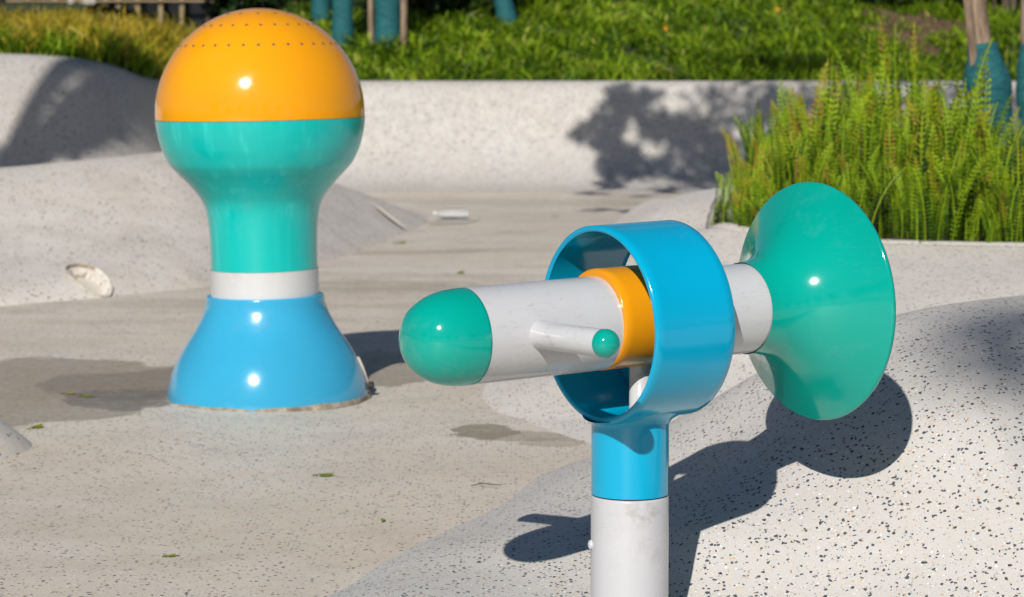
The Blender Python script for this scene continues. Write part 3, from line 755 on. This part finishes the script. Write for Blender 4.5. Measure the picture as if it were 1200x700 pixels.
bs = [(PZ(344.0), 62*U), (PZ(343.8), 67.6*U), (PZ(344.4), 68.6*U)]+[(PZ(y), r*U) for y, r in bp]
mesh('base', *lathe(bs, (0,0,0), (0,0,1), 128), M['blue_base'], bulb)
# rings of drilled spray holes: a small steel-rimmed eyelet each
hV, hF = join(lathe([(.0006,.0052),(.0014,.0048),(.0015,.0038)], (0,0,0), (0,0,1), 14), lathe([(.0012,.0039),(.0011,.0001)], (0,0,0), (0,0,1), 14))
first = None
for lat, cnt, ph in ((math.asin((132-52.5)/122), 34, .03), (math.asin((132-30)/122), 26, .10), (math.asin((132-16.5)/122), 12, .2)):
    for k in range(cnt):
        t = 2*math.pi*(k+ph)/cnt; nrm_ = Vector((math.cos(lat)*math.cos(t), math.cos(lat)*math.sin(t), math.sin(lat)))
        if first is None: first = mesh('spray_hole', hV, hF, M['dark'], bulb); h = first
        else: h = first.copy(); COL.objects.link(h); h.parent = bulb
        h.location = Vector((0,0,ZC))+nrm_*RS*1.0005; h.rotation_euler = nrm_.to_track_quat('Z', 'Y').to_euler()
# anchor lug at the right of the foot
M['sealant'] = rough_mat('dirty_sealant', (.16,.13,.09), (.42,.37,.29), 30, .9, bump=.6)
n = 96; zf = float(floor_f(bc[0], bc[1]-.3))
fV = []; fF = []
for k in range(n):
    t = 2*math.pi*k/n; w = .0035*math.sin(5*t)+.002*math.sin(13*t+1)
    for rr_, zz in ((118.0*U, zf+.012+w*.6), (118.9*U, zf+.010+w*.6), (119.8*U+w, zf+.004), (121.0*U+w*1.5, zf-.004)): fV.append((rr_*math.cos(t), rr_*math.sin(t), zz))
for k in range(n):
    for j in range(3): a_ = k*4+j; b_ = ((k+1) % n)*4+j; fF.append((a_, b_, b_+1, a_+1))
mesh('foot_seal', fV, fF, M['sealant'], bulb)
sd = Vector((math.cos(.12), math.sin(.12), 0)); sp_ = [sd*(r*U+.001)+Vector((0,0,PZ(y))) for y, r in bp if y > 420 and y < 466]
mesh('seam_strip', *tube([tuple(q) for q in sp_], [.006]*len(sp_), 10), M['lens'], bulb)
mesh('anchor_bolt', *lathe([(0,.015),(.014,.015),(.018,.010),(.0185,.0005)], sd*(118.3*U+.004)+Vector((0,.0,.020)), sd, 16), M['bolt_dark'], bulb)
tag(bulb, 'tall bulb shaped water sprinkler with orange dome, turquoise globe and sky blue flared base', 'water sprinkler')

# ------------------------------------------------------------------ water cannon
GD = 5.2
ang = math.radians(56.0); A = Vector((math.sin(ang), math.cos(ang), .021)).normalized()         # nozzle -> horn
Pp = Vector((math.cos(ang), -math.sin(ang), 0))                                  # towards camera/right
Cr = Vector(at(745.5, 376.5, GD))                                                   # ring centre
px_post = at(738, 600, GD)
gz = float(near_f(px_post[0], GD))
gun = empty('water_cannon', (px_post[0], GD, gz)); G0 = Vector((px_post[0], GD, gz))
rel = lambda v: Vector(v)-G0
def gm(name, VF, mat, par=gun): return mesh(name, *VF, mat, par)
RO, RI, HL = .2015, .1895, .099
c0 = rel(Cr)
# ring: a short tube with eased lips
rp = [(-HL+.003,RI),(-HL,RI+.003),(-HL,RO-.003),(-HL+.003,RO)]+[(s, RO) for s in np.linspace(-HL+.02, HL-.02, 8)]+[(HL-.003,RO),(HL,RO-.003),(HL,RI+.003),(HL-.003,RI)]+[(s, RI) for s in np.linspace(HL-.02, -HL+.02, 8)]
rp.append(rp[0])
ring = gm('ring', lathe(rp, c0, A, 160), M['blue'])
sharp_by_angle(ring, 50)
# blue sleeve that grows out of the ring bottom
RP = .0795; V = []; F = []; n = 96; zseam = at(738, 586, GD-RP)[2]-gz
uoff = (rel(Vector((px_post[0], GD, 0)))-c0).dot(A); 
cx, cy = 0.0, 0.0
rows = []
def col_pt(t, r, zfun):
    x, y = r*math.cos(t), r*math.sin(t); return x, y
steps = [('s', 0)]
fil = .020
for k in range(n):
    t = 2*math.pi*k/n; col = []
    dirv = Vector((math.cos(t), math.sin(t), 0))
    def zs_(r):
        q = dirv*r-c0; v = q.dot(Pp); v = max(-RO+.004, min(RO-.004, v)); return c0.z-math.sqrt(RO*RO-v*v)
    zt = zs_(RP)
    ztop = zt-fil*.9
    col.append(dirv*RP+Vector((0,0,zseam)))
    col.append(dirv*RP+Vector((0,0,zseam+.004)))
    for j in range(1, 6): col.append(dirv*RP+Vector((0,0,zseam+.004+(ztop-zseam-.004)*j/6)))
    for j in range(0, 7):
        p_ = j/6*math.pi/2; rr_ = RP+fil*(1-math.cos(p_)); zz = ztop+fil*.9*math.sin(p_)+(zs_(rr_)-zt)*(j/6)
        col.append(dirv*rr_+Vector((0,0,zz+.0015*(j == 6))))
    rows.append(col)
m = len(rows[0])
V = [rows[k][j] for j in range(m) for k in range(n)]
F = [(j*n+k, j*n+(k+1) % n, (j+1)*n+(k+1) % n, (j+1)*n+k) for j in range(m-1) for k in range(n)]
gm('post_sleeve', (V, F), M['blue'])
gm('seam', lathe([(zseam-.0045, RP-.0035), (zseam+.001, RP-.0035)], (0,0,0), (0,0,1), 64), M['bolt_dark'])
post = gm('post', lathe([(-.12,RP+.0008)]+[(s, RP+.0008) for s in np.linspace(-.05, zseam-.008, 8)]+[(zseam-.0038,RP+.0004),(zseam-.003,RP-.002),(zseam-.003,RP-.02)], (0,0,0), (0,0,1), 96), M['white_post'])
bz = at(691, 637, GD)[2]-gz; bd = Vector((-.985,-.17,0)).normalized()
gm('bolt', lathe([(0,.0100),(.003,.0102),(.006,.0088),(.008,.005),(.0085,.0002)], bd*(RP-.0005)+Vector((0,0,bz)), bd, 20), M['white_post'], post)
# barrel along the axis; s measured from the ring centre
RB = .0955
def s_at(px):       # axial position whose axis point shows at picture column px
    k = (px-600)/FPX
    return (k*Cr.y-Cr.x)/(A.x-k*A.y)
S_cap, S_col, S_col2, S_pipe, S_rim = s_at(545), s_at(699), s_at(790), s_at(872), s_at(953)
up = Vector((0,0,1)); ax0 = c0+up*.004
capL = 1.40*RB
gm('nozzle_cap', lathe([(S_cap-capL*math.sin(t)**.83, RB*1.006*math.cos(t)**.81 if t < math.pi/2-.004 else .0004) for t in np.linspace(0, math.pi/2, 60)][::-1]+[(S_cap+.001, RB*.99)], ax0, A, 128), M['green'])
gm('barrel', lathe([(s, RB) for s in np.linspace(S_cap+.0005, S_col+.01, 16)], ax0, A, 128), M['white'])
cp_ = [(S_col-.001, RB*.9),(S_col-.001, RB+.0050),(S_col+.003, RB+.0080)]+[(s, RB+.0080) for s in np.linspace(S_col+.02, S_col2-.02, 8)]+[(S_col2-.003, RB+.0080),(S_col2, RB+.0055),(S_col2, RB*.9)]
cl = gm('collar', lathe(cp_, ax0+up*.0070, A, 128), M['orange_collar']); sharp_by_angle(cl, 45)
gm('rear_pipe', lathe([(s, RB*.99) for s in np.linspace(S_col2-.01, S_pipe+.045, 16)], ax0, A, 128), M['white'])
V = []; F = []; n = 24
for k in range(n+1):
    t = math.radians(-84+168*k/n); dn = -up*math.cos(t)+Pp*math.sin(t)
    for s_ in (.062, .074):
        for r_ in (RB*.96, RI+.003): V.append(c0+A*s_+dn*r_)
for k in range(n):
    a_, b_ = k*4, k*4+4
    F += [(a_, a_+1, b_+1, b_), (a_+2, b_+2, b_+3, a_+3), (a_, b_, b_+2, a_+2), (a_+1, a_+3, b_+3, b_+1)]
gm('sun_stop_plate', (V, F), M['blue'])  # added plate, hidden from the camera, stops sun leaking through the ring
# horn: trumpet flare, with thickness and rolled lip
RH = .2545; HLn = S_rim-S_pipe
flare = [(0,RB+.0015),(.12,RB+.0035),(.28,RB+.011),(.42,RB+.025),(.56,RB+.047),(.70,RB+.077),(.82,RB+.108),(.92,RB+.136),(1.0,RH)]
fo = smooth_interp([(S_pipe+HLn*a_, r_) for a_, r_ in flare], 6)
fi = [(s+.010, max(r-.004, .08)) for s, r in fo][::-1]
hp = fo+[(S_rim+.004, RH+.002), (S_rim+.009, RH+.0005)]+fi
gm('horn', lathe(hp, ax0, A, 144), M['green'])
# side handle with knob
hs = s_at(603); hd = (Pp+up*(.02)).normalized(); ho = ax0+A*hs
HLEN = .300
hb = gm('handle', lathe([(RB*.80,.0290),(RB*.99,.0285),(RB*.99+.004,.0275),(.16,.0272),(HLEN-.003,.0268),(HLEN,.0262)], ho, hd, 48), M['white'])
gm('handle_knob', lathe([(HLEN-.001,.0272),(HLEN+.006,.0275)]+[(HLEN+.006+.025*math.sin(t), .0275*math.cos(t)) for t in np.linspace(.1, math.pi/2-.01, 14)], ho, hd, 48), M['green'], hb)
hb2 = gm('handle', lathe([(RB*.80,.0290),(RB*.99,.0285),(RB*.99+.004,.0275),(.16,.0272),(HLEN-.003,.0268),(HLEN,.0262)], ho, -Pp, 48), M['white'])
gm('handle_knob', lathe([(HLEN-.001,.0272),(HLEN+.006,.0275)]+[(HLEN+.006+.025*math.sin(t), .0275*math.cos(t)) for t in np.linspace(.1, math.pi/2-.01, 14)], ho, -Pp, 48), M['green'], hb2)
# short pivot pin between the collar and the ring floor
pz0 = c0.z-RI; pin = ax0+A*s_at(752)
gm('pivot_pin', lathe([(0,.030),(.004,.030),(.006,.0235),(RI-RB+.01,.0235)], Vector((pin.x, pin.y, pz0-.001)), (0,0,1), 40), M['white'])
tag(gun, 'water cannon with white barrel through a blue ring, green nozzle and horn, on a post', 'water cannon')

# ------------------------------------------------------------------ bottle and puddle
q = on_floor(529, 256)
bt = empty('plastic_bottle', (q[0], q[1], .034), (0, math.radians(90), math.radians(2)))
wg = NT('clear_plastic'); wg.b.inputs['Base Color'].default_value = C(.93,.95,.96); wg.b.inputs['Roughness'].default_value = .10
wg.b.inputs['Transmission Weight'].default_value = .85; wg.b.inputs['IOR'].default_value = 1.25
tcx = wg.n('ShaderNodeTexCoord'); wg.bump(wg.noise(wg.scale(tcx.outputs['Object'], (10,10,60)), 1.0, 2), .6, .006)
mesh('body', *lathe([(.115,.002),(.118,.028),(.110,.033),(.07,.0335),(.065,.0315),(.06,.0335),(.0,.0335),(-.005,.0315),(-.01,.0335),(-.05,.033),(-.08,.024),(-.098,.0125),(-.112,.012)], (0,0,0), (0,0,1), 40), wg.m, bt)
mesh('cap', *lathe([(-.106,.0145),(-.122,.0145),(-.124,.013),(-.124,.0005)], (0,0,0), (0,0,1), 24), M['band'], bt)
tag(bt, 'clear empty plastic bottle lying on the wet floor near the back wall', 'bottle')
wp = NT('shallow_water'); wp.b.inputs['Base Color'].default_value = C(.36,.31,.25); wp.b.inputs['Roughness'].default_value = .06
gg = wp.n('ShaderNodeNewGeometry'); wp.bump(wp.noise(gg.outputs['Position'], 3, 2), .02, .01)
wp.b.inputs['Alpha'].default_value = .45
pv = [(q[0], q[1]-.22, .004)]; pf = []
for k in range(48):
    t = 2*math.pi*k/48; w_ = 1+.15*math.sin(2*t+1)+.10*math.sin(5*t)
    pv.append((q[0]+.16*w_*math.cos(t), q[1]-.22+.34*w_*math.sin(t), .004))
for k in range(48): pf.append((0, 1+k, 1+(k+1) % 48))
tag(mesh('puddle', pv, pf, wp.m), kind='structure')

# ------------------------------------------------------------------ fallen leaves
def leaf(px, py, ln, rot, tint, label, z=.006):
    ln *= .8
    p = on_floor(px, py); V = []; F = []; n = 8
    for i in range(n+1):
        s = i/n; w = .30*ln*math.sin(math.pi*min(1, s*.96+.02))**.8; zz = .10*ln*(s-.5)**2*4+.004
        for j in (-1, 0, 1): V.append((ln*(s-.5), w*j, zz+.10*w*abs(j)))
    for i in range(n):
        for j in range(2): a_ = i*3+j; F.append((a_, a_+3, a_+4, a_+1))
    z = float(floor_f(p[0], p[1]))-.001
    o = empty('fallen_leaf', (p[0], p[1], z), (Matrix.Rotation(.14,3,'X') @ Matrix.Rotation(rot,3,'Z')).to_euler()); mesh('blade', V, F, LITTER, o, True, [tint]*len(F))
    mesh('stalk', *tube([(-ln*.5,0,.006), (-ln*.66,.006,.006), (-ln*.78,.010,.003)], [.0022,.002,.0015], 6), M['stem'], o)
    tag(o, label, 'leaf', 'fallen leaves on the basin floor')
leaf(382, 557, .060, .2, .35, 'yellow green leaf alone on open floor below the orange and white nozzle')
leaf(43, 498, .065, 1.0, .45, 'green leaf on the brown stain near the left edge')
leaf(103, 463, .060, -.3, .30, 'right leaf of a pair on the brown stain left of the blue base')
leaf(82, 460, .050, .4, .8, 'left, yellower leaf of the pair on the brown stain')
leaf(470, 284, .085, .5, .25, 'green leaf lying below the tip of the left mound')
leaf(540, 319, .075, 1.2, .30, 'green leaf on pale floor above the green nozzle')
leaf(201, 648, .032, .7, .45, 'tiny leaf alone at the lower left')
leaf(449, 609, .026, 2.0, .35, 'tiny leaf beside the foot of the near mound')
leaf(652, 251+3, .055, .1, .9, 'tan leaf on the far floor between bottle and planter mound')

# dry twig
p0 = on_floor(552, 571.5); p1 = on_floor(588, 570.5); tw = empty('twig', (p0[0], p0[1], .005)); d = p1-p0
mesh('branch', *tube([(0,0,0), tuple(d*.35+np.array([0,.01,.004])), tuple(d*.7+np.array([0,-.008,.003])), tuple(d)], [.0014,.0018,.0017,.001], 7), M['bark_dark'], tw)
mesh('side_twig', *tube([tuple(d*.35+np.array([0,.01,.004])), tuple(d*.2+np.array([0,.04,.004]))], [.0012,.0007], 6), M['bark_dark'], tw)
tag(tw, 'thin dry twig on the floor left of the near mound', 'twig')

for k, (x, y, h) in enumerate([(-14,-15,5.2),(-8.5,-18,6.2),(-2.5,-17,5.4),(4,-18,6.4),(10,-15,5.6),(15,-8,5.4),(-15,-5,5.2)]):
    plain_tree((x, y, -.1), (x+.2, y, h*.66), (2.4,2.0,h*.34), .14, ['tree with low round crown behind the camera, far left','tree behind the camera, left of the sun','smaller tree straight behind the camera','tallest tree behind the camera on the right','round tree behind the camera, far right','tree outside the frame at the right side','tree outside the frame at the left side'][k], 200+k, n=30, per=130, size=.22)
